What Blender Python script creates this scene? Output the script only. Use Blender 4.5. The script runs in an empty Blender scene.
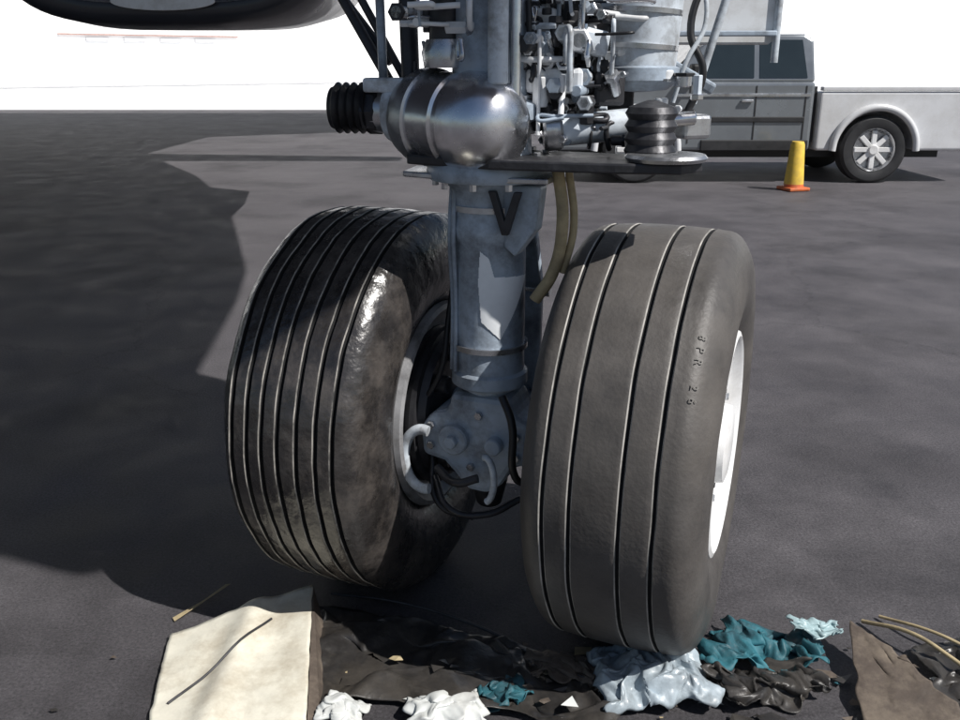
import bpy, bmesh, math, random
from mathutils import Vector, Matrix, noise
random.seed(7)
S=bpy.context.scene
COL=S.collection
R=math.radians

# ---------------------------------------------------------------- materials
def mat(name, base, rough=0.6, metal=0.0, var=0.25, scale=8.0, bump=0.0, bscale=60.0, spec=0.5, dirt=None, dirt_scale=3.0, dirt_amt=0.5, coat=0.0):
    m=bpy.data.materials.new(name); m.use_nodes=True
    nt=m.node_tree; N=nt.nodes; L=nt.links
    b=N['Principled BSDF']
    tc=N.new('ShaderNodeTexCoord')
    n=N.new('ShaderNodeTexNoise'); n.inputs['Scale'].default_value=scale; n.inputs['Detail'].default_value=6; n.inputs['Roughness'].default_value=0.65
    L.new(tc.outputs['Object'],n.inputs['Vector'])
    mr=N.new('ShaderNodeMapRange'); mr.inputs['From Min'].default_value=0.3; mr.inputs['From Max'].default_value=0.7
    mr.inputs['To Min'].default_value=1-var; mr.inputs['To Max'].default_value=1+var
    L.new(n.outputs['Fac'],mr.inputs['Value'])
    hs=N.new('ShaderNodeHueSaturation'); hs.inputs['Color'].default_value=(*base,1)
    L.new(mr.outputs['Result'],hs.inputs['Value'])
    out=hs.outputs['Color']
    if dirt:
        n2=N.new('ShaderNodeTexNoise'); n2.inputs['Scale'].default_value=dirt_scale; n2.inputs['Detail'].default_value=8; n2.inputs['Roughness'].default_value=0.7
        L.new(tc.outputs['Object'],n2.inputs['Vector'])
        r2=N.new('ShaderNodeMapRange'); r2.inputs['From Min'].default_value=0.45; r2.inputs['From Max'].default_value=0.65; r2.inputs['To Max'].default_value=dirt_amt
        L.new(n2.outputs['Fac'],r2.inputs['Value'])
        mx=N.new('ShaderNodeMixRGB'); mx.inputs['Color2'].default_value=(*dirt,1)
        L.new(r2.outputs['Result'],mx.inputs['Fac']); L.new(out,mx.inputs['Color1']); out=mx.outputs['Color']
    L.new(out,b.inputs['Base Color'])
    rr=N.new('ShaderNodeMapRange'); rr.inputs['From Min'].default_value=0.3; rr.inputs['From Max'].default_value=0.7
    rr.inputs['To Min'].default_value=max(0.04,rough-0.12); rr.inputs['To Max'].default_value=min(1,rough+0.12)
    L.new(n.outputs['Fac'],rr.inputs['Value']); L.new(rr.outputs['Result'],b.inputs['Roughness'])
    b.inputs['Metallic'].default_value=metal
    b.inputs['Specular IOR Level'].default_value=spec
    b.inputs['Coat Weight'].default_value=coat
    if bump>0:
        n3=N.new('ShaderNodeTexNoise'); n3.inputs['Scale'].default_value=bscale; n3.inputs['Detail'].default_value=5
        L.new(tc.outputs['Object'],n3.inputs['Vector'])
        bp=N.new('ShaderNodeBump'); bp.inputs['Strength'].default_value=bump; bp.inputs['Distance'].default_value=0.01
        L.new(n3.outputs['Fac'],bp.inputs['Height']); L.new(bp.outputs['Normal'],b.inputs['Normal'])
    return m

M={}
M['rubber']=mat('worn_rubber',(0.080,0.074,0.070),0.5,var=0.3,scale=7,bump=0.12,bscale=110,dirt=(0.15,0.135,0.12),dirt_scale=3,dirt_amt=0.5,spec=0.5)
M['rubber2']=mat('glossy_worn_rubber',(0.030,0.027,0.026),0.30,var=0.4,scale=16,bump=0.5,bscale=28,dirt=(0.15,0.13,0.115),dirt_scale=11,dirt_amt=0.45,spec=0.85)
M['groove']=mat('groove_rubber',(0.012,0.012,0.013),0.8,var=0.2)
M['dust']=mat('dusty_groove_edge',(0.42,0.40,0.37),0.7,var=0.3,scale=18,dirt=(0.12,0.12,0.11),dirt_scale=7,dirt_amt=0.8)
M['dust2']=mat('scuffed_groove_edge',(0.32,0.30,0.27),0.6,var=0.5,scale=18,dirt=(0.03,0.03,0.03),dirt_scale=12,dirt_amt=0.9)
M['rimwhite']=mat('rim_white_paint',(0.85,0.85,0.85),0.4,var=0.08,dirt=(0.45,0.42,0.38),dirt_scale=9,dirt_amt=0.35)
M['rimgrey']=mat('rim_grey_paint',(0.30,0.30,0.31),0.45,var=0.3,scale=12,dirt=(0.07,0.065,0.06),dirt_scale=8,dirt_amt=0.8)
M['steel']=mat('steel',(0.55,0.56,0.58),0.3,metal=0.9,var=0.2,scale=20,bump=0.08)
M['chrome']=mat('polished_metal',(0.80,0.81,0.84),0.24,metal=1.0,var=0.12,scale=6,bump=0.06,bscale=25,dirt=(0.3,0.29,0.29),dirt_scale=7,dirt_amt=0.5)
M['dark']=mat('dark_metal',(0.05,0.05,0.055),0.45,metal=0.5,var=0.3,scale=20,bump=0.15)
M['black']=mat('black_rubber_hose',(0.018,0.018,0.02),0.45,var=0.3)
M['gearpaint']=mat('grey_blue_gear_paint',(0.40,0.47,0.55),0.42,var=0.2,scale=9,bump=0.1,dirt=(0.08,0.08,0.085),dirt_scale=8,dirt_amt=0.75)
M['gearlight']=mat('pale_gear_paint',(0.64,0.70,0.76),0.42,var=0.15,scale=10,dirt=(0.16,0.15,0.14),dirt_scale=12,dirt_amt=0.75)
M['white']=mat('white_enamel',(0.82,0.84,0.86),0.35,var=0.06,dirt=(0.4,0.38,0.35),dirt_scale=8,dirt_amt=0.5)
M['tan']=mat('tan_strap',(0.42,0.34,0.2),0.7,var=0.25,scale=25,dirt=(0.15,0.12,0.08),dirt_scale=14)
M['sunlit']=mat('sunlit_patch_white',(0.9,0.93,0.95),0.4,var=0.05,scale=30)  # white for the sunlit patch painted on the strut
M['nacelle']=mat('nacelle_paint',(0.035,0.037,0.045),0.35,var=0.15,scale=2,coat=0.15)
M['wing_shade']=mat('wing_shade_paint',(0.15,0.16,0.19),0.5,var=0.1,scale=1)
M['card']=mat('pale_cardboard',(0.74,0.71,0.60),0.8,var=0.15,scale=9,bump=0.15,bscale=40,dirt=(0.36,0.30,0.21),dirt_scale=7,dirt_amt=0.6)
M['brown']=mat('brown_cardboard',(0.10,0.078,0.062),0.8,var=0.35,scale=9,bump=0.2,dirt=(0.24,0.20,0.15),dirt_scale=9,dirt_amt=0.5)
M['bag']=mat('pale_plastic_bag',(0.36,0.42,0.46),0.4,var=0.3,scale=20,bump=0.3,bscale=30,coat=0.1,dirt=(0.16,0.17,0.17),dirt_scale=12,dirt_amt=0.6)
M['teal']=mat('teal_cloth',(0.022,0.12,0.15),0.6,var=0.6,scale=12,bump=0.3,dirt=(0.03,0.04,0.05),dirt_scale=7,dirt_amt=0.9)
M['tealw']=mat('pale_teal_plastic',(0.34,0.46,0.48),0.4,var=0.35,scale=14)
M['paper']=mat('white_paper',(0.70,0.72,0.70),0.7,var=0.2,scale=20,dirt=(0.3,0.28,0.25),dirt_scale=10,dirt_amt=0.6)
M['tarp']=mat('black_plastic_sheet',(0.03,0.028,0.027),0.40,var=0.45,scale=8,bump=0.4,bscale=25,dirt=(0.08,0.07,0.058),dirt_scale=6,dirt_amt=0.6)
M['carpaint']=mat('white_truck_paint',(0.76,0.77,0.79),0.25,var=0.05,scale=2,coat=0.6,dirt=(0.5,0.49,0.47),dirt_scale=1.5,dirt_amt=0.5)
M['cabpaint']=mat('grey_cab_paint',(0.24,0.26,0.28),0.2,metal=0.4,var=0.15,scale=2,coat=0.8)
M['carglass']=mat('car_glass',(0.02,0.03,0.035),0.06,var=0.1,scale=3,spec=0.8)
M['plastic']=mat('dark_trim',(0.03,0.03,0.032),0.55)
M['orange']=mat('orange_plastic',(0.7,0.16,0.05),0.5,var=0.2,dirt=(0.3,0.12,0.06),dirt_scale=9)
M['yellow']=mat('yellow_plastic',(0.85,0.58,0.08),0.5,var=0.15,scale=12,dirt=(0.55,0.38,0.12),dirt_scale=9)
M['red']=mat('dark_red_stripe',(0.42,0.28,0.25),0.5)
M['hangar']=mat('white_cladding',(0.93,0.93,0.93),0.5,var=0.02,scale=0.6)
M['greyclad']=mat('grey_cladding',(0.6,0.6,0.62),0.6,var=0.1,scale=0.6)

# ---------------------------------------------------------------- helpers
def parent_empty(name):
    e=bpy.data.objects.new(name,None); COL.objects.link(e); e.empty_display_size=0.1
    return e
def mesh_obj(name, verts, faces, m, parent=None, smooth=False):
    me=bpy.data.meshes.new(name); me.from_pydata([tuple(v) for v in verts],[],faces); me.update()
    ob=bpy.data.objects.new(name,me); COL.objects.link(ob)
    me.materials.append(m)
    if smooth:
        for p in me.polygons: p.use_smooth=True
    if parent: ob.parent=parent
    return ob
def bevel(ob,w,seg=2):
    b=ob.modifiers.new('bv','BEVEL'); b.width=w; b.segments=seg; b.limit_method='ANGLE'; b.angle_limit=R(35)
    return ob
def basis(d):
    d=Vector(d).normalized()
    up=Vector((0,0,1)) if abs(d.z)<0.95 else Vector((1,0,0))
    u=d.cross(up).normalized(); v=u.cross(d).normalized()
    return d,u,v
def lathe(name, c, axis, prof, m, parent=None, seg=48, mats=None, smooth=True):
    c=Vector(c); d,u,v=basis(axis)
    verts=[];faces=[];mi=[]
    n=len(prof)
    for i in range(seg):
        a=2*math.pi*i/seg
        e=u*math.cos(a)+v*math.sin(a)
        for p in prof: verts.append(c+d*p[0]+e*p[1])
    for i in range(seg):
        j=(i+1)%seg
        for k in range(n-1):
            faces.append((i*n+k,i*n+k+1,j*n+k+1,j*n+k)); mi.append(prof[k][2] if len(prof[k])>2 else 0)
    ob=mesh_obj(name,verts,faces,m,parent,smooth)
    if mats:
        for x in mats: ob.data.materials.append(x)
        for p,k in zip(ob.data.polygons,mi): p.material_index=k
    bm=bmesh.new(); bm.from_mesh(ob.data); bmesh.ops.recalc_face_normals(bm,faces=bm.faces); bm.to_mesh(ob.data); bm.free()
    if smooth: 
        try: ob.data.set_sharp_from_angle(angle=R(38))
        except Exception: pass
    return ob
def cyl(name,p0,p1,r,m,parent=None,r2=None,seg=28,bev=0.15):
    p0=Vector(p0);p1=Vector(p1);L=(p1-p0).length
    if r2 is None:r2=r
    b=min(r,r2,L)*bev
    return lathe(name,p0,p1-p0,[(0,0.0001),(0,r-b),(b,r),(L-b,r2),(L,r2-b),(L,0.0001)],m,parent,seg)
def tube(name,pts,r,m,parent=None,smooth=True):
    cu=bpy.data.curves.new(name,'CURVE'); cu.dimensions='3D'; cu.bevel_depth=r; cu.bevel_resolution=3; cu.use_fill_caps=True
    sp=cu.splines.new('BEZIER' if smooth else 'POLY')
    if smooth:
        sp.bezier_points.add(len(pts)-1)
        for b,p in zip(sp.bezier_points,pts): b.co=p; b.handle_left_type=b.handle_right_type='AUTO'
        cu.resolution_u=8
    else:
        sp.points.add(len(pts)-1)
        for b,p in zip(sp.points,pts): b.co=(*p,1)
    cu.materials.append(m)
    ob=bpy.data.objects.new(name,cu); COL.objects.link(ob)
    if parent: ob.parent=parent
    return ob
def box(name,c,s,m,parent=None,rz=0,rx=0,ry=0,bev=0.006):
    hx,hy,hz=s[0]/2,s[1]/2,s[2]/2
    mt=Matrix.Translation(c)@Matrix.Rotation(rz,4,'Z')@Matrix.Rotation(ry,4,'Y')@Matrix.Rotation(rx,4,'X')
    vs=[mt@Vector((x,y,z)) for x in(-hx,hx) for y in(-hy,hy) for z in(-hz,hz)]
    fs=[(0,1,3,2),(4,6,7,5),(0,4,5,1),(2,3,7,6),(0,2,6,4),(1,5,7,3)]
    ob=mesh_obj(name,vs,fs,m,parent)
    if bev: bevel(ob,bev)
    return ob
def poly_extrude(name,pts,thick,m,parent=None,origin=(0,0,0),ux=(1,0,0),uy=(0,0,1),bev=0.004):
    ux=Vector(ux).normalized();uy=Vector(uy).normalized();n=ux.cross(uy);o=Vector(origin)
    k=len(pts)
    vs=[o+ux*p[0]+uy*p[1]-n*thick/2 for p in pts]+[o+ux*p[0]+uy*p[1]+n*thick/2 for p in pts]
    fs=[tuple(range(k))[::-1],tuple(range(k,2*k))]+[(i,(i+1)%k,k+(i+1)%k,k+i) for i in range(k)]
    ob=mesh_obj(name,vs,fs,m,parent)
    if bev: bevel(ob,bev)
    return ob

# ---------------------------------------------------------------- ground
def ground_material():
    m=bpy.data.materials.new('asphalt'); m.use_nodes=True
    nt=m.node_tree;N=nt.nodes;L=nt.links;b=N['Principled BSDF']
    tc=N.new('ShaderNodeTexCoord')
    def nz(s,d=6,r=0.6):
        n=N.new('ShaderNodeTexNoise'); n.inputs['Scale'].default_value=s;n.inputs['Detail'].default_value=d;n.inputs['Roughness'].default_value=r
        L.new(tc.outputs['Object'],n.inputs['Vector']);return n
    big=nz(0.5,5); mid=nz(3.2,7,0.72); fine=nz(130,5,0.85)
    cr=N.new('ShaderNodeValToRGB'); cr.color_ramp.elements[0].position=0.3; cr.color_ramp.elements[0].color=(0.076,0.071,0.078,1)
    cr.color_ramp.elements[1].position=0.7; cr.color_ramp.elements[1].color=(0.118,0.111,0.118,1)
    L.new(big.outputs['Fac'],cr.inputs['Fac'])
    def mul(a,bb):
        x=N.new('ShaderNodeMixRGB');x.blend_type='MULTIPLY';x.inputs['Fac'].default_value=1
        L.new(a,x.inputs['Color1']);L.new(bb,x.inputs['Color2']);return x.outputs['Color']
    def rng_(o,a,b_,c,d):
        r=N.new('ShaderNodeMapRange');r.inputs['From Min'].default_value=a;r.inputs['From Max'].default_value=b_;r.inputs['To Min'].default_value=c;r.inputs['To Max'].default_value=d
        L.new(o,r.inputs['Value']);return r.outputs['Result']
    c=mul(cr.outputs['Color'],rng_(mid.outputs['Fac'],.3,.7,.78,1.2))
    c=mul(c,rng_(fine.outputs['Fac'],.35,.65,.5,1.5))
    v=N.new('ShaderNodeTexVoronoi');v.feature='DISTANCE_TO_EDGE';v.inputs['Scale'].default_value=0.5
    wn=N.new('ShaderNodeMixRGB');wn.inputs['Fac'].default_value=0.25
    L.new(tc.outputs['Object'],wn.inputs['Color1']);L.new(mid.outputs['Color'],wn.inputs['Color2']);L.new(wn.outputs['Color'],v.inputs['Vector'])
    c=mul(c,rng_(v.outputs['Distance'],0,.003,.7,1))
    st=nz(1.1,4,0.5)
    c=mul(c,rng_(st.outputs['Fac'],.50,.68,1,.65))
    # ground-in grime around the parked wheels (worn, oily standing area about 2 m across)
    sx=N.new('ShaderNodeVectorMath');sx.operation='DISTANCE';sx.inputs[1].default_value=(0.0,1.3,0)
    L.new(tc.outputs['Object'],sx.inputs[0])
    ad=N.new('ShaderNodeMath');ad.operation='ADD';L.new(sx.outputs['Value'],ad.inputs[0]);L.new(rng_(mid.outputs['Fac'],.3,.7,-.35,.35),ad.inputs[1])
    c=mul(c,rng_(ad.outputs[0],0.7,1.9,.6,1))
    L.new(c,b.inputs['Base Color'])
    L.new(rng_(mid.outputs['Fac'],.3,.7,.52,.78),b.inputs['Roughness'])
    b.inputs['Specular IOR Level'].default_value=0.32
    bp=N.new('ShaderNodeBump');bp.inputs['Strength'].default_value=0.5;bp.inputs['Distance'].default_value=0.004
    L.new(fine.outputs['Fac'],bp.inputs['Height']);L.new(bp.outputs['Normal'],b.inputs['Normal'])
    return m
mesh_obj('asphalt_ground',[(-600,-60,0),(600,-60,0),(600,900,0),(-600,900,0)],[(0,1,2,3)],ground_material())
conc=mat('pale_concrete',(0.85,0.85,0.85),0.8,var=0.04,scale=0.5)
mesh_obj('concrete_apron_pavement',[(-500,27,0.004),(-3,27,0.004),(5,15,0.004),(40,14.6,0.004),(500,14.6,0.004),(500,800,0.004),(-500,800,0.004)],[(0,1,2,3,4,5,6)],conc)

# ---------------------------------------------------------------- landing gear
TH=R(21.5)
A=Vector((math.cos(TH),-math.sin(TH),0))      # axle direction
F=Vector((-math.sin(TH),-math.cos(TH),0))     # rolling direction toward camera
CR=Vector((0.40,1.944,0.478)); CL=Vector((-0.25,2.20,0.478))
gear=parent_empty('aircraft_landing_gear')

def crown(x,hw=0.185):
    ax=abs(x)
    if ax<0.125: return 0.483-0.35*ax*ax
    t=(ax-0.125)/(hw-0.125)
    return (0.483-0.35*0.125**2)-0.125*(1-math.sqrt(max(0,1-t*t)))*0.9
def tyre_profile(grooves,gw,depth,dust):
    pts=[(-0.135,0.245,1),(-0.155,0.262,0),(-0.172,0.29,0),(-0.184,0.325,0),(-0.1865,0.352,0)]
    xs=[-0.183,-0.178,-0.17,-0.16,-0.15,-0.14,-0.13,-0.12]
    x=-0.11
    while x<0.1101: xs.append(round(x,4)); x+=0.01
    xs+=[0.12,0.13,0.14,0.15,0.16,0.17,0.178,0.183]
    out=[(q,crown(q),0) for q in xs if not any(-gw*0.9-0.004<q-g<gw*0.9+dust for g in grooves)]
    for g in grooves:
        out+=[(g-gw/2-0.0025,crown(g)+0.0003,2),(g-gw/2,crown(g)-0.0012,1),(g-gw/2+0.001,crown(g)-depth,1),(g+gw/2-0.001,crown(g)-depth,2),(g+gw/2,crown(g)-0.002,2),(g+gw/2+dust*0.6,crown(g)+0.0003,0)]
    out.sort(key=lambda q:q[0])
    pts+=out
    pts+=[(0.1865,0.352,0),(0.184,0.325,0),(0.172,0.29,0),(0.155,0.262,0),(0.135,0.245,0)]
    return pts
def tyre(name,c,m,grooves,gw,depth,wear,dust,dm):
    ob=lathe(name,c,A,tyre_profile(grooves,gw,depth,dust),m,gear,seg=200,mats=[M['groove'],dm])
    for v in ob.data.vertices:
        rel=v.co-c; ax=rel.dot(A); rad=(rel-A*ax).length
        if rad>0.40:
            k=noise.noise(v.co*7)*wear+noise.noise(v.co*25)*wear*0.4
            v.co+= (rel-A*ax).normalized()*k
        if rad>0.30:
            v.co+=A*(noise.noise(Vector((v.co.y*2,v.co.z*2,ax*3)))*0.006+noise.noise(Vector((v.co.y*11,v.co.z*11,ax*20)))*0.0015)
        if v.co.z<0.10:
            f=(0.10-v.co.z)/0.10
            v.co+=A*(ax*0.07*f)
        if v.co.z<0.004: v.co.z=0.004
    return ob
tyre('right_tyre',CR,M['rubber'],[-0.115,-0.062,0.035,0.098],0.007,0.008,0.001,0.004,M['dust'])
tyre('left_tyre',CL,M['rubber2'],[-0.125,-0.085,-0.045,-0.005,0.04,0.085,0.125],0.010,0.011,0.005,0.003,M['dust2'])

def wheel(prefix,c,side,m):
    ax=A*side
    prof=[(0.132,0.2465),(0.158,0.262),(0.172,0.258),(0.176,0.247),(0.170,0.238),(0.155,0.228),(0.145,0.205),(0.14,0.175),(0.142,0.150),(0.145,0.128),(0.15,0.12),(0.152,0.092),(0.175,0.088),(0.18,0.07),(0.182,0.0001)]
    lathe(prefix+'_rim',c,ax,prof,m,gear,seg=72)
    d,u,v=basis(ax)
    for i in range(12):
        a=2*math.pi*i/12
        e=u*math.cos(a)+v*math.sin(a)
        cyl(prefix+'_bolt_%d'%i,c+d*0.138+e*0.140,c+d*0.156+e*0.140,0.009,M['steel'],gear,seg=6)
    for i in range(10):
        a=2*math.pi*(i+.5)/10
        e=u*math.cos(a)+v*math.sin(a)
        cyl(prefix+'_vent_%d'%i,c+d*0.13+e*0.19,c+d*0.1445+e*0.19,0.014,M['dark'],gear,seg=16)
wheel('right_wheel',CR,1,M['rimwhite'])
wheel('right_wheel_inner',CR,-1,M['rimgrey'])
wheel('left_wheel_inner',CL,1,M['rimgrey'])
wheel('left_wheel_outer',CL,-1,M['rimwhite'])
brk=[(0.10,0.15),(0.13,0.2),(0.15,0.2),(0.152,0.19),(0.165,0.19),(0.167,0.2),(0.18,0.2),(0.182,0.185),(0.2,0.18),(0.205,0.08),(0.206,0.001)]
lathe('left_brake_stack',CL,A,brk,M['dark'],gear)
lathe('right_brake_stack',CR,-A,brk,M['dark'],gear)
d,u,v=basis(A)
for i in range(9):
    a=2*math.pi*i/9; e=u*math.cos(a)+v*math.sin(a)
    cyl('brake_piston_%d'%i,CL+A*0.2+e*0.15,CL+A*0.235+e*0.15,0.022,M['dark'],gear,seg=16)
cyl('axle_tube',CL+A*0.1,CR-A*0.1,0.048,M['gearpaint'],gear)

# strut
SX,SY=0.022,1.96
def sp(x,y,z): return Vector((SX,SY,0))+A*x+F*y+Vector((0,0,z))
Z=Vector((0,0,1))
lathe('shock_strut_outer',(SX,SY,0),(0,0,1),[(0.60,0.05),(0.60,0.080),(0.606,0.087),(0.632,0.087),(0.638,0.08),(0.66,0.079),(0.93,0.079),(0.945,0.085),(0.965,0.087),(0.98,0.082),(1.04,0.084),(1.06,0.098),(1.08,0.098),(1.08,0.01)],M['gearpaint'],gear,seg=64)
lathe('shock_strut_piston',(SX,SY,0),(0,0,1),[(0.40,0.01),(0.40,0.055),(0.61,0.055)],M['gearlight'],gear,seg=48)
poly_extrude('axle_fitting',[(-0.145,0.42),(-0.15,0.49),(-0.12,0.53),(-0.08,0.54),(-0.07,0.585),(0.07,0.585),(0.085,0.545),(0.12,0.53),(0.12,0.43),(0.08,0.42),(0.05,0.37),(0.02,0.345),(-0.03,0.345),(-0.06,0.38),(-0.09,0.41)],0.13,M['gearpaint'],gear,origin=(SX,SY,0),ux=A,uy=(0,0,1),bev=0.014)
box('axle_trail_arm',sp(0.0,-0.09,0.478),(0.2,0.2,0.12),M['gearpaint'],gear,rz=-TH,bev=0.02)
cyl('axle_boss_face',sp(-0.06,0.06,0.475),sp(-0.06,0.085,0.475),0.036,M['gearpaint'],gear)
cyl('axle_boss_nut',sp(-0.06,0.08,0.475),sp(-0.06,0.10,0.475),0.016,M['gearpaint'],gear,seg=6)
cyl('axle_pin',sp(0.04,0.06,0.475),sp(0.04,0.09,0.475),0.020,M['gearpaint'],gear)
for i,(a_,b_) in enumerate([(-0.12,0.50),(-0.12,0.45),(0.09,0.50),(0.09,0.45),(0,0.54),(-0.02,0.41)]):
    cyl('fitting_bolt_%d'%i,sp(a_,0.06,b_),sp(a_,0.075,b_),0.010,M['steel'],gear,seg=6)
cyl('jacking_point',sp(0,0,0.29),sp(0,0,0.36),0.03,M['dark'],gear,r2=0.045)
def arcpts(c,ex,ez,r1,r2,a0,a1,n=12):
    return [Vector(c)+ex*math.cos(R(a0+(a1-a0)*i/n))*r1+ez*math.sin(R(a0+(a1-a0)*i/n))*r2 for i in range(n+1)]
tube('tow_ring_left',arcpts(sp(-0.125,0.10,0.425),A,Z,0.050,0.075,75,285),0.0125,M['gearlight'],gear)
tube('tow_ring_right',arcpts(sp(0.035,0.12,0.41),A,Z,0.022,0.055,100,-80),0.008,M['gearlight'],gear)
tube('tow_lug',[sp(-0.10,0.08,0.40),sp(-0.04,0.11,0.385),sp(0.01,0.1,0.40)],0.010,M['dark'],gear)
def link(nm,p0,p1,w0,w1,m):
    p0=Vector(p0);p1=Vector(p1);d=(p1-p0);L=d.length;d.normalize()
    return poly_extrude(nm,[(-w0/2,0),(w0/2,0),(w1/2,L),(-w1/2,L)],0.028,m,gear,origin=p0,ux=A,uy=d,bev=0.006)
link('torque_link_upper',sp(0,-0.09,0.98),sp(0,-0.30,0.76),0.15,0.06,M['gearpaint'])
link('torque_link_lower',sp(0,-0.30,0.75),sp(0,-0.14,0.54),0.06,0.15,M['gearpaint'])
cyl('torque_link_pin',sp(-0.05,-0.30,0.755),sp(0.05,-0.30,0.755),0.02,M['steel'],gear)
poly_extrude('strut_side_bracket',[(0.055,0.93),(0.08,0.91),(0.125,0.97),(0.135,1.06),(0.05,1.06)],0.05,M['gearpaint'],gear,origin=sp(0,0.04,0),ux=A,uy=Z,bev=0.006)
poly_extrude('strut_vee_bracket',[(-0.0,1.05),(0.016,1.05),(0.036,0.99),(0.056,1.05),(0.072,1.05),(0.044,0.96),(0.030,0.96)],0.014,M['dark'],gear,origin=sp(0.03,0.086,0),ux=A,uy=Z,bev=0.002)
tube('tan_cable',[sp(0.165,0.05,1.10),sp(0.18,0.055,0.99),sp(0.16,0.05,0.88),sp(0.125,0.06,0.82)],0.013,M['tan'],gear)
tube('tan_cable_2',[sp(0.185,0.04,1.10),sp(0.20,0.04,0.98),sp(0.18,0.04,0.88)],0.008,M['tan'],gear)
tube('brake_hose_b',[sp(-0.08,-0.02,0.93),sp(-0.10,0.0,0.75),sp(-0.11,0.03,0.62),sp(-0.16,0.03,0.53)],0.007,M['black'],gear)
tube('brake_hose_c',[sp(0.06,0.08,0.60),sp(0.09,0.1,0.55),sp(0.1,0.1,0.42),sp(0.12,0.05,0.38)],0.009,M['black'],gear)
tube('low_hose',[sp(-0.12,0.05,0.36),sp(-0.06,0.10,0.31),sp(0.02,0.08,0.30),sp(0.09,0.03,0.33)],0.008,M['dark'],gear)
tube('low_hose_2',[sp(-0.14,0.02,0.40),sp(-0.10,0.07,0.30),sp(-0.02,0.05,0.27)],0.008,M['dark'],gear)
for k,(o,r) in enumerate([(-0.070,0.006),(-0.057,0.005)]):
    tube('strut_line_%d'%k,[sp(o,math.sqrt(0.083**2-o*o),1.05),sp(o,math.sqrt(0.091**2-o*o),0.95),sp(o,math.sqrt(0.083**2-o*o),0.80),sp(o,math.sqrt(0.088**2-o*o),0.64)],r,M['gearpaint'],gear)
for z in (0.69,1.0):
    lathe('strut_clamp_%d'%int(z*100),(SX,SY,0),(0,0,1),[(z,0.07),(z,0.0865),(z+0.012,0.0865),(z+0.012,0.07)],M['steel'],gear)
def sun_patch(nm,poly,m,r=0.0808):
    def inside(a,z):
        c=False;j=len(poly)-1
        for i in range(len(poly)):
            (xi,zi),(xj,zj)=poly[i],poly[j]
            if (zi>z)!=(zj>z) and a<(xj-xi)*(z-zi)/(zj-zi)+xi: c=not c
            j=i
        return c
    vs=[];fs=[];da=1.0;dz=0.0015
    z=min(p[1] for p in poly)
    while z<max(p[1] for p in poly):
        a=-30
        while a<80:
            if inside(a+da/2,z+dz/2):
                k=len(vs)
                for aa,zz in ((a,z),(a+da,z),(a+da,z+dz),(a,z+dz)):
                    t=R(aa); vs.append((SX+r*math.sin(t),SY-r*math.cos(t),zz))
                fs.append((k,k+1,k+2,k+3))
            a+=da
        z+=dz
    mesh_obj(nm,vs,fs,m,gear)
sun_patch('strut_sun_patch',[(-16,0.92),(-2,0.905),(6,0.865),(74,0.86),(16,0.725),(-14,0.765),(-19,0.85)],M['sunlit'])  # patch of sunlight on the strut, put in as a white shape

# ---- upper mechanism
lathe('steering_collar',(SX,SY,0),(0,0,1),[(1.065,0.05),(1.065,0.13),(1.073,0.136),(1.09,0.136),(1.10,0.13),(1.10,0.09),(1.18,0.085),(1.19,0.11),(1.22,0.11),(1.23,0.08),(4.0,0.08)],M['gearpaint'],gear,seg=64)
poly_extrude('flange_plate',[(-0.17,-0.05),(-0.15,0.1),(0.05,0.14),(0.3,0.12),(0.42,0.09),(0.45,0.03),(0.43,-0.03),(0.3,-0.08),(0.0,-0.1)],0.02,M['dark'],gear,origin=sp(0,0,1.108),ux=A,uy=F,bev=0.004)
poly_extrude('flange_plate_lower',[(-0.19,-0.03),(-0.17,0.08),(0.0,0.12),(0.16,0.1),(0.16,-0.03)],0.012,M['steel'],gear,origin=sp(0,0,1.075),ux=A,uy=F,bev=0.003)
lathe('flange_disc',sp(0.38,0.04,0),(0,0,1),[(1.119,0.001),(1.119,0.075),(1.126,0.08),(1.132,0.075),(1.132,0.001)],M['steel'],gear)
lathe('bellows',sp(0.34,0.0,0),(0,0,1),[(1.12,0.01)]+[(1.122+0.012*i,0.052 if i%2 else 0.045) for i in range(9)]+[(1.23,0.01)],M['dark'],gear)
DC=(-0.055,1.94,1.185); DA=(0.72,-0.69,-0.05)
lathe('accumulator_dome',DC,DA,[(-0.08,0.095),(0.02,0.098),(0.025,0.092),(0.045,0.092),(0.05,0.104),(0.08,0.103),(0.11,0.097),(0.14,0.082),(0.158,0.062),(0.170,0.035),(0.174,0.0001)],M['chrome'],gear,seg=64)
lathe('accumulator_band',DC,DA,[(-0.11,0.05),(-0.11,0.09),(-0.08,0.102),(-0.055,0.102),(-0.05,0.09)],M['steel'],gear,seg=64)
cyl('dome_trunnion',(-0.24,2.05,1.20),(-0.10,2.0,1.19),0.045,M['steel'],gear)
lathe('dome_trunnion_ring',(-0.19,2.03,1.198),(1,-.4,0),[(0,0.03),(0,0.062),(0.01,0.066),(0.03,0.066),(0.04,0.06),(0.04,0.03)],M['gearlight'],gear)
cyl('dome_trunnion_nut',(-0.25,2.055,1.20),(-0.21,2.04,1.20),0.05,M['dark'],gear,seg=8)
lathe('roller_ribs',(-0.325,2.07,1.205),(1,-0.2,0),[(0.0,0.001),(0.0,0.045)]+[(0.005+0.009*i,0.055 if i%2 else 0.046) for i in range(10)]+[(0.095,0.001)],M['black'],gear)
box('roller_bracket',(-0.20,2.0,1.255),(0.09,0.05,0.03),M['gearlight'],gear,rz=-0.2)
tube('brace_a',[(-0.36,2.2,1.50),(-0.20,2.15,1.30)],0.011,M['dark'],gear,smooth=False)
tube('brace_b',[(-0.30,2.15,1.50),(-0.17,2.1,1.27)],0.009,M['dark'],gear,smooth=False)
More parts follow.
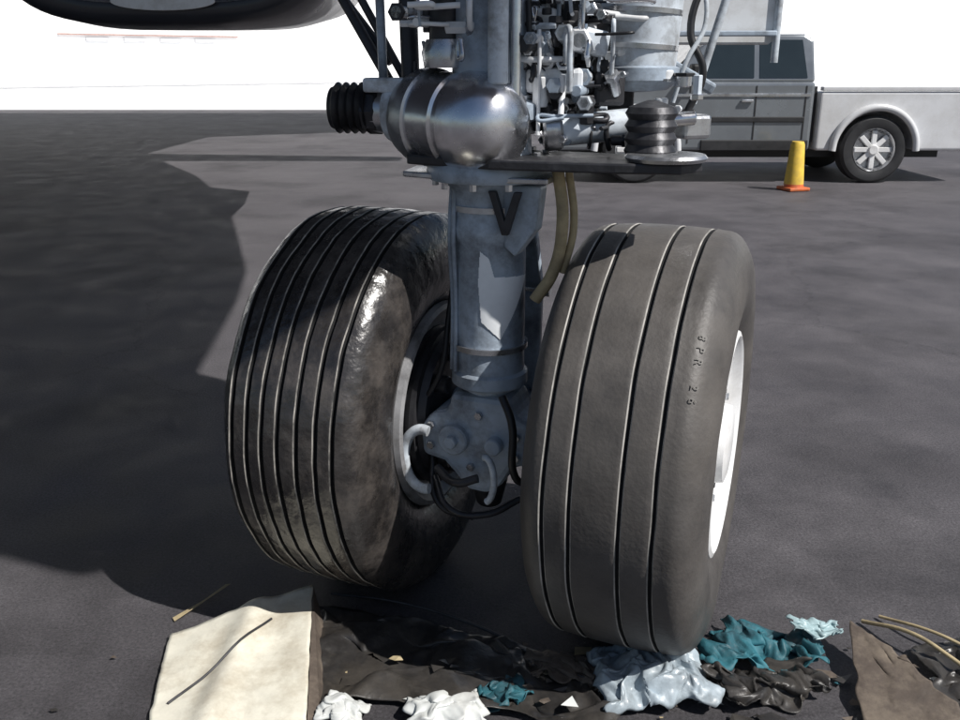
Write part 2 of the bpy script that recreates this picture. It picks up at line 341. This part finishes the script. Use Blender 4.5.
tube('brace_e',[(-0.42,2.25,1.62),(-0.19,2.1,1.24)],0.012,M['dark'],gear,smooth=False)
tube('brace_c',[(-0.22,2.1,1.60),(-0.21,2.05,1.25)],0.010,M['gearpaint'],gear,smooth=False)
tube('brace_d',[(-0.16,2.1,1.60),(-0.15,2.05,1.24)],0.02,M['dark'],gear,smooth=False)
cyl('actuator_pale',(0.035,1.84,1.26),(0.035,1.86,1.75),0.02,M['gearlight'],gear)
cyl('actuator_rod',(0.07,1.86,1.23),(0.07,1.88,1.75),0.011,M['chrome'],gear)
cyl('actuator_dark',(-0.07,1.95,1.31),(-0.06,1.95,1.75),0.035,M['dark'],gear)
lathe('actuator_cap',(-0.07,1.95,0),(0,0,1),[(1.29,0.01),(1.29,0.045),(1.32,0.05),(1.345,0.04),(1.345,0.01)],M['steel'],gear)
cyl('drag_brace',(0.10,2.25,1.16),(0.30,4.2,3.9),0.05,M['gearpaint'],gear)
cyl('side_cylinder',(0.34,2.02,1.27),(0.37,2.02,1.75),0.075,M['gearlight'],gear)
lathe('side_cylinder_base',(0.34,2.02,0),(0,0,1),[(1.24,0.01),(1.245,0.06),(1.265,0.088),(1.29,0.088),(1.295,0.07)],M['gearpaint'],gear)
for z in (1.33,1.40):
    lathe('side_cylinder_band_%d'%int(z*100),(0.26,2.02,0),(0.06,0,1),[(z,0.07),(z,0.080),(z+0.01,0.080),(z+0.01,0.07)],M['steel'],gear)
cyl('hydraulic_ram',(0.15,1.92,1.165),(0.33,1.94,1.18),0.032,M['gearlight'],gear)
cyl('hydraulic_ram_gland',(0.13,1.92,1.165),(0.17,1.92,1.17),0.042,M['steel'],gear)
cyl('ram_rod',(0.33,1.94,1.18),(0.45,1.95,1.19),0.015,M['chrome'],gear)
box('valve_block',(0.16,1.94,1.265),(0.12,0.08,0.05),M['white'],gear,rz=-0.3,bev=0.010)
box('valve_block_2',(0.22,1.92,1.34),(0.07,0.06,0.05),M['gearlight'],gear,rz=0.2,ry=0.2,bev=0.010)
box('relay_box',(0.12,1.97,1.37),(0.07,0.06,0.07),M['white'],gear,rz=0.1,bev=0.008)
box('manifold',(0.25,1.97,1.25),(0.07,0.1,0.07),M['dark'],gear,rz=0.4,bev=0.008)
box('junction',(0.45,2.0,1.17),(0.07,0.07,0.05),M['steel'],gear,rz=0.4,bev=0.008)
box('bracket_arm',(0.44,2.04,1.28),(0.15,0.03,0.025),M['gearpaint'],gear,rz=-0.3,ry=0.5)
box('bay_back_plate',(0.20,2.14,1.30),(0.30,0.02,0.26),M['dark'],gear,rz=-0.1)
rng=random.Random(23)
mats=[M['steel'],M['gearlight'],M['dark'],M['white'],M['chrome'],M['black'],M['gearpaint'],M['dark'],M['steel'],M['white']]
dirs=[A,-A,Z,-Z,F,F,(F+Z).normalized()]
for i in range(230):
    if i%3: x=rng.uniform(0.10,0.28)
    else: x=rng.uniform(-0.16,0.47)
    z=rng.uniform(1.14,1.46); y=rng.uniform(1.90,2.04)
    if x<0.1 and z<1.30: continue
    if x>0.28 and z>1.29: continue
    d=rng.choice(dirs)
    r=rng.uniform(0.004,0.017); L=rng.uniform(0.012,0.065)
    c=Vector((x,y,z)); m=rng.choice(mats)
    cyl('fitting_%d'%i,c,c+d*L,r,m,gear,seg=rng.choice([6,14,14]))
    if rng.random()<0.5: cyl('nut_%d'%i,c+d*L*0.75,c+d*L*1.0,r*1.4,rng.choice(mats),gear,seg=6)
for i in range(52):
    x=rng.uniform(-0.12,0.28); z=rng.uniform(1.15,1.45); y=rng.uniform(1.87,1.97)
    if x<0.1 and z<1.31: z+=0.18
    pts=[Vector((x,y,z))]
    ax=rng.choice([(.09,.004),(.004,.09),(.004,.09)])
    for k in range(3):
        n=pts[-1]+Vector((rng.uniform(-1,1)*ax[0],rng.uniform(-.015,.015),rng.uniform(-.8,1)*ax[1]))
        n.x=max(-0.14,min(0.34,n.x)); n.z=max(1.13,n.z)
        if n.x<0.1 and n.z<1.3: n.z=1.31
        pts.append(n)
    tube('hydraulic_pipe_%d'%i,pts,rng.choice([0.003,0.004,0.0045,0.006]),rng.choice(mats+[M['gearlight'],M['white'],M['black']]),gear)
tube('bay_hose_a',[(0.44,2.0,1.19),(0.47,1.99,1.28),(0.44,2.0,1.36),(0.47,2.02,1.48)],0.008,M['black'],gear)
tube('bay_hose_b',[(0.41,1.99,1.22),(0.43,1.98,1.30),(0.47,2.0,1.38),(0.45,2.02,1.50)],0.005,M['gearlight'],gear)
for i in range(10):
    a=2*math.pi*i/10
    cyl('flange_bolt_%d'%i,(SX+0.118*math.cos(a),SY+0.118*math.sin(a),1.05),(SX+0.118*math.cos(a),SY+0.118*math.sin(a),1.125),0.008,M['steel'],gear,seg=6)
tube('door_rod',[(0.50,2.2,1.21),(0.585,2.18,1.55)],0.010,M['gearlight'],gear,smooth=False)

M['letter']=mat('scuffed_letter_rubber',(0.20,0.19,0.175),0.65,var=0.6,scale=60,dirt=(0.08,0.075,0.07),dirt_scale=30,dirt_amt=1)
def tyre_text(txt,c,ax,a0,step,size):
    for i,ch in enumerate(txt):
        if ch==' ': continue
        cu=bpy.data.curves.new('letter_'+ch,'FONT'); cu.body=ch; cu.size=size; cu.extrude=0.0003; cu.align_x='CENTER'; cu.align_y='CENTER'
        cu.materials.append(M['letter'])
        o=bpy.data.objects.new('sidewall_letter_%s_%d'%(ch,i),cu); COL.objects.link(o); o.parent=gear
        a=R(a0-step*i)
        rad=(F*math.cos(a)+Z*math.sin(a))
        tang=(F*math.sin(a)-Z*math.cos(a))
        e=0.002; sl=(crown(ax+e)-crown(ax-e))/(2*e)
        nrm=(rad-A*sl).normalized()
        up=nrm.cross(tang).normalized()
        pos=c+rad*crown(ax)+A*ax+nrm*0.0018
        o.matrix_world=Matrix(((tang.x,up.x,nrm.x,pos.x),(tang.y,up.y,nrm.y,pos.y),(tang.z,up.z,nrm.z,pos.z),(0,0,0,1)))
tyre_text('8PR 26',CR,0.140,46,3.0,0.022)

# ---------------------------------------------------------------- gear bay door (hanging behind the leg)
door=parent_empty('landing_gear_door')
poly_extrude('door_skin',[(-0.02,0.02),(0.0,0.0),(0.60,0.0),(0.62,0.02),(0.62,2.45),(-0.02,2.45)],0.03,M['white'],door,origin=(0.16,2.55,1.345),ux=(1,-0.05,0),uy=(0,0,1),bev=0.006)
for i in range(4):
    box('door_rib_%d'%i,(0.26+0.15*i,2.51,2.6),(0.03,0.03,2.2),M['gearlight'],door)
tube('door_edge_rail',[(0.775,2.50,1.30),(0.775,2.50,3.9)],0.010,M['gearlight'],door,smooth=False)
box('door_hinge_strap',(0.46,2.50,1.372),(0.62,0.02,0.014),M['gearpaint'],door,rz=-0.05,bev=0.003)

# ---------------------------------------------------------------- engine nacelle, and an unseen overhead slab cut to cast the ground shadow
eng=parent_empty('jet_engine_nacelle')
def superloop(cx,y,cz,w,h,n=72,e=3.8):
    L=[]
    for i in range(n):
        a=2*math.pi*i/n; ca,sa=math.cos(a),math.sin(a)
        x=math.copysign(abs(ca)**(2/e),ca)*w; z=math.copysign(abs(sa)**(2/e),sa)*h
        if z<0: z*=0.86
        L.append((cx+x,y,cz+z))
    return L
def loft(nm,loops,m,parent):
    vs=[p for l in loops for p in l]; n=len(loops[0]); fs=[]
    for k in range(len(loops)-1):
        for i in range(n):
            j=(i+1)%n; fs.append((k*n+i,k*n+j,(k+1)*n+j,(k+1)*n+i))
    return mesh_obj(nm,vs,fs,m,parent,True)
CX,CZ=-1.65,2.435
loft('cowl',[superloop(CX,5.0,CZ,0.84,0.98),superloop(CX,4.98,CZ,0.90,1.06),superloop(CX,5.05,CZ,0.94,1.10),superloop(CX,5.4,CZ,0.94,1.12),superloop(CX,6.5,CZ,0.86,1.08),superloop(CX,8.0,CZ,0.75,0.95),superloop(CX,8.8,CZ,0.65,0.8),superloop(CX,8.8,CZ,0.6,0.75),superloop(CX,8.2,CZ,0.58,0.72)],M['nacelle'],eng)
loft('intake_duct',[superloop(CX,5.0,CZ,0.84,0.98),superloop(CX,5.3,CZ,0.78,0.90,e=2.4),superloop(CX,6.1,CZ,0.76,0.88,e=2.0),superloop(CX,6.1,CZ,0.05,0.05,e=2.0)],M['steel'],eng)
lathe('spinner',(CX,5.65,CZ),(0,1,0),[(0,0.001),(0.1,0.1),(0.3,0.2),(0.42,0.22)],M['steel'],eng)
for i in range(22):
    a=2*math.pi*i/22
    box('fan_blade_%d'%i,(CX+0.46*math.cos(a),6.0,CZ+0.46*math.sin(a)),(0.52,0.1,0.012),M['steel'],eng,ry=-a,rx=0.5,bev=0)
pl=[(0.27*math.cos(2*math.pi*i/32),0.045*math.sin(2*math.pi*i/32)) for i in range(32)]
poly_extrude('cowl_access_panel',pl,0.012,M['white'],eng,origin=(CX+0.02,4.965,1.60),ux=(1,0,0),uy=(0,0,1),bev=0.003)
H=4.0; k=H/math.tan(R(50)); ox,oy=0.857*k,-0.515*k
shadow_outline=[(-0.84,2.2),(-0.78,2.95),(-1.2,3.5),(-1.27,4.1),(-1.38,5.03),(-1.52,5.8),(-1.85,6.9),(-2.5,9.0),(-3.4,11.0),(-4.4,12.75),(-1.1,12.75),(-1.1,13.3),(-5.0,13.8),(-5.0,17.0),(-2.65,18.2),(-3.9,25.4),(-24,25.4),(-24,2.5),(-1.9,2.24),(-1.3,2.18),(-1.05,2.08)]  # wanted shadow outline on the ground, shifted sunward to shape the slab
wing_shade=parent_empty('wing_shade_slab')
poly_extrude('shade_slab_skin',[(x+ox,y+oy) for x,y in shadow_outline],0.12,M['wing_shade'],wing_shade,origin=(0,0,H+0.06),ux=(1,0,0),uy=(0,1,0),bev=0.03)  # unseen overhead slab, shaped to throw the ground shadow
poly_extrude('engine_pylon',[(6.2,3.4),(8.8,3.3),(9.6,3.98),(7.0,3.98)],0.3,M['white'],wing_shade,origin=(CX,0,0),ux=(0,1,0),uy=(0,0,1),bev=0.05)

# ---------------------------------------------------------------- pickup truck (facing left)
def truck():
    e=parent_empty('pickup_truck')
    Y0,Y1=10.35,12.2; W=Y1-Y0
    fw,rw,wr=1.75,4.42,0.37
    low=0.36
    def arch(cx,r=0.46,n=10): return [(cx-r*math.cos(math.pi*i/n), max(low,0.36+r*math.sin(math.pi*i/n))) for i in range(n+1)]
    def ext(nm,prof,m,y0=Y0,y1=Y1,bv=0.04):
        k=len(prof); vs=[(p[0],y,p[1]) for y in (y0,y1) for p in prof]
        fs=[tuple(range(k)),tuple(range(k,2*k))[::-1]]+[(i,k+i,k+(i+1)%k,(i+1)%k) for i in range(k)]
        b=mesh_obj(nm,vs,fs,m,e); bevel(b,bv,3); return b
    ext('front_body',[(0.80,low)]+arch(fw)+[(3.70,low),(3.70,1.10),(2.15,1.10),(1.95,1.09),(1.1,1.0),(0.85,0.92),(0.78,0.6)],M['cabpaint'])
    ext('cargo_bed',[(3.76,low)]+arch(rw)+[(5.55,low),(5.60,0.5),(5.60,1.0),(3.76,1.0)],M['carpaint'],bv=0.03)
    ext('bed_rail',[(3.78,1.005),(5.6,1.005),(5.6,1.05),(3.78,1.05)],M['carpaint'],Y0-0.01,Y0+0.09,0.01)
    box('bed_cab_gap',(3.73,(Y0+Y1)/2,0.75),(0.05,W-0.2,0.6),M['plastic'],e,bev=0)
    g=[(2.05,1.095),(2.52,1.54),(2.7,1.60),(3.58,1.60),(3.68,1.54),(3.70,1.095)]
    k=len(g); vs=[]
    for s,y in ((1,Y0),(-1,Y1)):
        for p in g: vs.append((p[0],y+s*(0.03+0.14*(p[1]-1.095)/0.5),p[1]))
    fs=[tuple(range(k)),tuple(range(k,2*k))[::-1]]+[(i,k+i,k+(i+1)%k,(i+1)%k) for i in range(k)]
    gh=mesh_obj('cabin',vs,fs,M['cabpaint'],e); bevel(gh,0.03,3)
    def win(nm,pts):
        mesh_obj(nm,[(x,Y0+0.03+0.14*((z-1.095)/0.5)-0.006,z) for x,z in pts],[tuple(range(len(pts)))],M['carglass'],e)
    win('front_door_window',[(2.28,1.14),(2.62,1.51),(3.02,1.54),(3.02,1.14)])
    win('rear_door_window',[(3.08,1.14),(3.08,1.54),(3.55,1.54),(3.61,1.14)])
    vv=[(2.09,Y0+0.12,1.14),(2.50,Y0+0.26,1.51),(2.50,Y1-0.26,1.51),(2.09,Y1-0.12,1.14)]
    mesh_obj('windscreen',[(x-0.02,y,z+0.015) for x,y,z in vv],[(0,1,2,3)],M['carglass'],e)
    box('sill_trim',(3.07,Y0-0.006,0.42),(1.2,0.03,0.12),M['plastic'],e,bev=0.01)
    box('side_stripe',(2.9,Y0-0.008,0.96),(1.5,0.012,0.035),M['chrome'],e,bev=0.004)
    box('side_moulding',(2.9,Y0-0.008,0.70),(1.4,0.02,0.06),M['plastic'],e,bev=0.008)
    for x in (2.32,3.05,3.6): box('door_gap_%d'%int(x*10),(x,Y0-0.002,0.75),(0.014,0.008,0.62),M['plastic'],e,bev=0)
    box('door_handle',(2.95,Y0-0.02,0.90),(0.13,0.03,0.03),M['chrome'],e)
    box('mirror',(2.33,Y0-0.10,1.20),(0.10,0.18,0.18),M['plastic'],e,bev=0.03)
    box('headlamp',(0.86,Y0+0.2,0.78),(0.12,0.30,0.14),M['chrome'],e,bev=0.03)
    box('front_bumper',(0.78,(Y0+Y1)/2,0.48),(0.16,W-0.04,0.18),M['chrome'],e,bev=0.04)
    box('rear_bumper',(5.66,(Y0+Y1)/2,0.50),(0.14,W-0.04,0.16),M['chrome'],e,bev=0.03)
    box('tail_lamp',(5.58,Y0-0.002,0.82),(0.06,0.06,0.22),M['red'],e,bev=0.01)
    box('chassis',(3.1,(Y0+Y1)/2,0.34),(4.4,W-0.6,0.16),M['plastic'],e)
    for nm,cx in (('front',fw),('rear',rw)):
        tube(nm+'_arch_flare',[(cx-0.47*math.cos(math.pi*i/12),Y0-0.02,0.36+0.47*math.sin(math.pi*i/12)) for i in range(13)],0.04,M['carpaint'],e)
        for side,y,ax in (('near',Y0+0.10,-1),('far',Y1-0.12,1)):
            c=(cx,y,wr)
            lathe('%s_%s_tyre'%(nm,side),c,(0,ax,0),[(-0.12,0.22),(-0.12,0.33),(-0.09,0.37),(0.09,0.37),(0.12,0.34),(0.125,0.25),(0.115,0.235)],M['plastic'],e)
            lathe('%s_%s_rim'%(nm,side),c,(0,ax,0),[(0.115,0.24),(0.125,0.235),(0.09,0.215),(0.05,0.2),(0.04,0.001)],M['steel'],e)
            for s in range(8):
                a=2*math.pi*s/8
                box('%s_%s_spoke_%d'%(nm,side,s),(cx+0.11*math.cos(a),y+ax*0.085,wr+0.11*math.sin(a)),(0.2,0.03,0.055),M['rimwhite'],e,ry=-a,bev=0.006)
            cyl('%s_%s_hub'%(nm,side),(cx,y,wr),(cx,y+ax*0.12,wr),0.055,M['rimwhite'],e)
truck()

cone=parent_empty('traffic_cone')
cc=(3.36,9.75,0)
box('cone_base',(cc[0],cc[1],0.02),(0.25,0.25,0.035),M['orange'],cone,rz=0.3,bev=0.01)
lathe('cone_body',cc,(0,0,1),[(0.037,0.108),(0.05,0.104),(0.07,0.102)],M['orange'],cone)
lathe('cone_body_yellow',cc,(0,0,1),[(0.07,0.102),(0.48,0.072),(0.51,0.06),(0.51,0.001)],M['yellow'],cone)

# ---------------------------------------------------------------- background hangar, long white wall
hg=parent_empty('airport_hangar')
P0=Vector((-34,42,0)); D=Vector((0.8,0.6,0)); Nn=Vector((0.6,-0.8,0)); rz=math.atan2(0.6,0.8)
def hb(nm,s,z,l,h,m,off=0.06,t=0.1):
    c=P0+D*s+Nn*off; box(nm,(c.x,c.y,z),(l,t,h),m,hg,rz=rz,bev=0)
c=P0+D*110-Nn*8
box('hangar_wall',(c.x,c.y,8),(240,16,16),M['hangar'],hg,rz=rz,bev=0.05)
hb('hangar_base_shadow',26,0.18,36,0.12,M['greyclad'])  # grey strip drawn for the shadow line along the wall's base
hb('hangar_stripe',19.5,2.75,10,0.07,M['red'])
for i in range(4): hb('hangar_window_%d'%i,16.5+2.0*i,2.52,1.2,0.16,M['greyclad'])

# ---------------------------------------------------------------- litter in the foreground
def sheet(name,corners,nx,ny,amp,freq,m,seed,ridge=True,thick=0.002,minz=0.006,lift=0.0,dome=0.0,wob=0.05):
    a,b,c,d=[Vector(p) for p in corners]
    vs=[];fs=[]
    for j in range(ny+1):
        for i in range(nx+1):
            s,t=i/nx,j/ny
            p=(a*(1-s)+b*s)*(1-t)+(d*(1-s)+c*s)*t
            q=Vector((p.x*freq+seed,p.y*freq,seed*1.7))
            n1=noise.noise(q); n2=noise.noise(q*2.3); n3=noise.noise(q*5)
            h=(1-abs(n1)*2.2)*0.6+(1-abs(n2)*2)*0.3+(0.5-abs(n3)*2)*0.12 if ridge else n1*0.5+0.4
            e1=noise.noise(Vector((s*5+seed,t*5,3))); e2=noise.noise(Vector((s*5+seed,t*5,9)))
            p=p+Vector((wob*e1,wob*e2,0))
            p.z+=max(0,h)*amp+lift+dome*max(0,math.sin(math.pi*s)*math.sin(math.pi*t))**0.6
            p.z=max(minz,p.z)
            vs.append(p)
    for j in range(ny):
        for i in range(nx):
            k=j*(nx+1)+i; fs.append((k,k+1,k+nx+2,k+nx+1))
    ob=mesh_obj(name,vs,fs,m,None,True)
    so=ob.modifiers.new('s','SOLIDIFY'); so.thickness=thick; so.offset=1
    return ob
def rect(x,y,w,h,r=0):
    c,s=math.cos(r),math.sin(r)
    return [(x+a*c-b*s,y+a*s+b*c,0.006) for a,b in ((-w/2,-h/2),(w/2,-h/2),(w/2,h/2),(-w/2,h/2))]

cb=parent_empty('cardboard_sheet')
def card_z(s,t):
    return 0.012+0.055*t*s+0.02*math.exp(-((s-0.45-0.3*(t-.5))*9)**2)+0.006*noise.noise(Vector((s*4,t*4,1)))
nx,ny=40,40; vs=[];fs=[]
a,b,c_,d_=Vector((-0.655,1.38,0)),Vector((-0.335,1.38,0)),Vector((-0.415,1.945,0)),Vector((-0.735,1.82,0))
for j in range(ny+1):
    for i in range(nx+1):
        s,t=i/nx,j/ny
        p=(a*(1-s)+b*s)*(1-t)+(d_*(1-s)+c_*s)*t
        p.z=card_z(s,t); p.x+=0.004*noise.noise(Vector((t*14,s*3,5))); p.y+=0.004*noise.noise(Vector((s*14,t*3,8)))
        vs.append(p)
for j in range(ny):
    for i in range(nx):
        kk=j*(nx+1)+i; fs.append((kk,kk+1,kk+nx+2,kk+nx+1))
f1=mesh_obj('main_panel',vs,fs,M['card'],cb,True)
so=f1.modifiers.new('s','SOLIDIFY'); so.thickness=0.004; so.offset=1
f2=mesh_obj('bent_flap',[(-0.413,1.94,0.07),(-0.333,1.38,0.02),(-0.30,1.38,0.008),(-0.375,1.86,0.008)],[(0,1,2,3)],M['brown'],cb)
crease_pts=[]
for i in range(14):      # shaded crease of the sheet, drawn as a dark tube along its surface
    q=i/13; s=0.10+0.62*q; t=0.42+0.42*q
    p=(a*(1-s)+b*s)*(1-t)+(d_*(1-s)+c_*s)*t; p.z=card_z(s,t)+0.0065; crease_pts.append(p)
tube('crease_line',crease_pts,0.003,M['dark'],cb,smooth=False)
sheet('black_plastic_tarp',[(-0.36,1.60,0.006),(0.28,1.50,0.006),(0.20,1.74,0.006),(-0.40,1.95,0.006)],90,50,0.030,6,M['tarp'],2.2)
tube('bent_wire',[(-0.38,2.0,0.01),(-0.2,1.93,0.03),(-0.02,1.84,0.03),(0.12,1.76,0.01)],0.004,M['dark'])
sheet('crumpled_plastic_bag',rect(0.375,1.65,0.25,0.19,0.1),90,80,0.035,15,M['bag'],4.1,dome=0.06,wob=0.04)
sheet('teal_cloth',[(0.49,1.69,0.006),(0.76,1.68,0.006),(0.80,1.80,0.006),(0.58,1.86,0.006)],90,60,0.045,12,M['teal'],7.7)
sheet('crumpled_teal_wrapper',rect(0.78,1.79,0.11,0.05,-0.1),30,16,0.03,16,M['tealw'],9.0,lift=0.035,wob=0.02)
sheet('dark_blue_rag',rect(0.62,1.63,0.24,0.12,0.2),60,40,0.05,12,M['tarp'],5.5)
sheet('crumpled_paper',rect(-0.07,1.54,0.16,0.10,0.2),50,36,0.022,14,M['paper'],1.4,dome=0.025,lift=0.008,wob=0.025)
sheet('crumpled_paper',rect(-0.285,1.545,0.09,0.08,-0.3),50,36,0.022,14,M['paper'],3.9,dome=0.02,lift=0.008,wob=0.02)
sheet('brown_cardboard_box_flap',[(0.78,1.50,0.01),(1.00,1.50,0.03),(0.93,1.66,0.06),(0.86,1.80,0.06)],30,30,0.008,3,M['brown'],12.1,ridge=False,thick=0.004,wob=0.015)
sheet('torn_paper_bag',[(0.96,1.55,0.006),(1.25,1.52,0.006),(1.25,1.76,0.006),(1.02,1.80,0.006)],60,40,0.025,8,M['tarp'],15.3)
tube('tan_strap',[(0.93,1.88,0.01),(1.00,1.77,0.05),(1.05,1.70,0.04),(1.12,1.60,0.01)],0.005,M['tan'])
tube('tan_strap',[(0.98,1.90,0.01),(1.06,1.79,0.04),(1.12,1.74,0.03)],0.004,M['tan'])
sheet('teal_glove',rect(0.05,1.60,0.10,0.07,0.3),36,30,0.04,14,M['teal'],2.6,wob=0.03)
sheet('brown_rag',rect(0.20,1.68,0.17,0.09,-0.2),40,30,0.035,12,M['brown'],6.6)
mesh_obj('wood_splinter',[(-0.755,1.90,0.006),(-0.745,1.885,0.006),(-0.655,2.02,0.025),(-0.645,2.03,0.02),(-0.66,2.035,0.006)],[(0,1,2,3,4)],M['tan'])
rng=random.Random(5); vs=[];fs=[];mi=[]
for i in range(200):
    x=rng.uniform(-0.9,1.3); y=rng.gauss(1.66,0.08)
    if x<-0.3: y=rng.gauss(1.56,0.10)
    if x<-0.35 and rng.random()<.8: continue
    s=rng.uniform(0.005,0.018)*(1.6 if rng.random()<.15 else 0.8); aa=rng.uniform(0,6.3); k=len(vs); n=rng.choice([3,4,5])
    tl=rng.uniform(-.8,.8); z0=0.007+(0.03*rng.random() if -0.2<x<0.2 and y<1.72 else 0)
    for j in range(n):
        t=aa+6.283*j/n; rr=s*rng.uniform(.5,1.1)
        vs.append((x+rr*math.cos(t)*1.5,y+rr*math.sin(t),z0+abs(rr*math.sin(t-aa)*tl)))
    fs.append(tuple(range(k,k+n))); mi.append(rng.choice([0,0,0,1,2,3,4,4,4,4]))
sc=mesh_obj('litter_scraps',vs,fs,M['brown'])
for m in (M['paper'],M['teal'],M['tan'],M['tarp']): sc.data.materials.append(m)
for p,k in zip(sc.data.polygons,mi): p.material_index=k

# ---------------------------------------------------------------- light
EL,RO=50,121
w=bpy.data.worlds.new('World'); S.world=w; w.use_nodes=True
nt=w.node_tree; sky=nt.nodes.new('ShaderNodeTexSky'); sky.sky_type='NISHITA'; sky.sun_disc=False
sky.sun_elevation=R(EL); sky.sun_rotation=R(RO); sky.dust_density=1.0
bg=nt.nodes['Background']; bg.inputs['Strength'].default_value=0.06
nt.links.new(sky.outputs[0],bg.inputs[0])
sd=Vector((math.cos(R(EL))*math.sin(R(RO)),math.cos(R(EL))*math.cos(R(RO)),math.sin(R(EL))))
sl=bpy.data.lights.new('sun','SUN'); sl.energy=5; sl.angle=R(0.5); sl.color=(1,0.97,0.93)
so=bpy.data.objects.new('sun',sl); COL.objects.link(so); so.rotation_euler=sd.to_track_quat('Z','Y').to_euler(); so.location=(5,-3,8)
S.view_settings.view_transform='Standard'; S.view_settings.look='None'; S.view_settings.exposure=0

cd=bpy.data.cameras.new('camera'); cd.sensor_width=36; cd.lens=33.75; cd.clip_start=0.05; cd.clip_end=2000
co=bpy.data.objects.new('camera',cd); COL.objects.link(co); co.location=(0,0,1.3); co.rotation_euler=(R(90-18.28),0,0)
S.camera=co
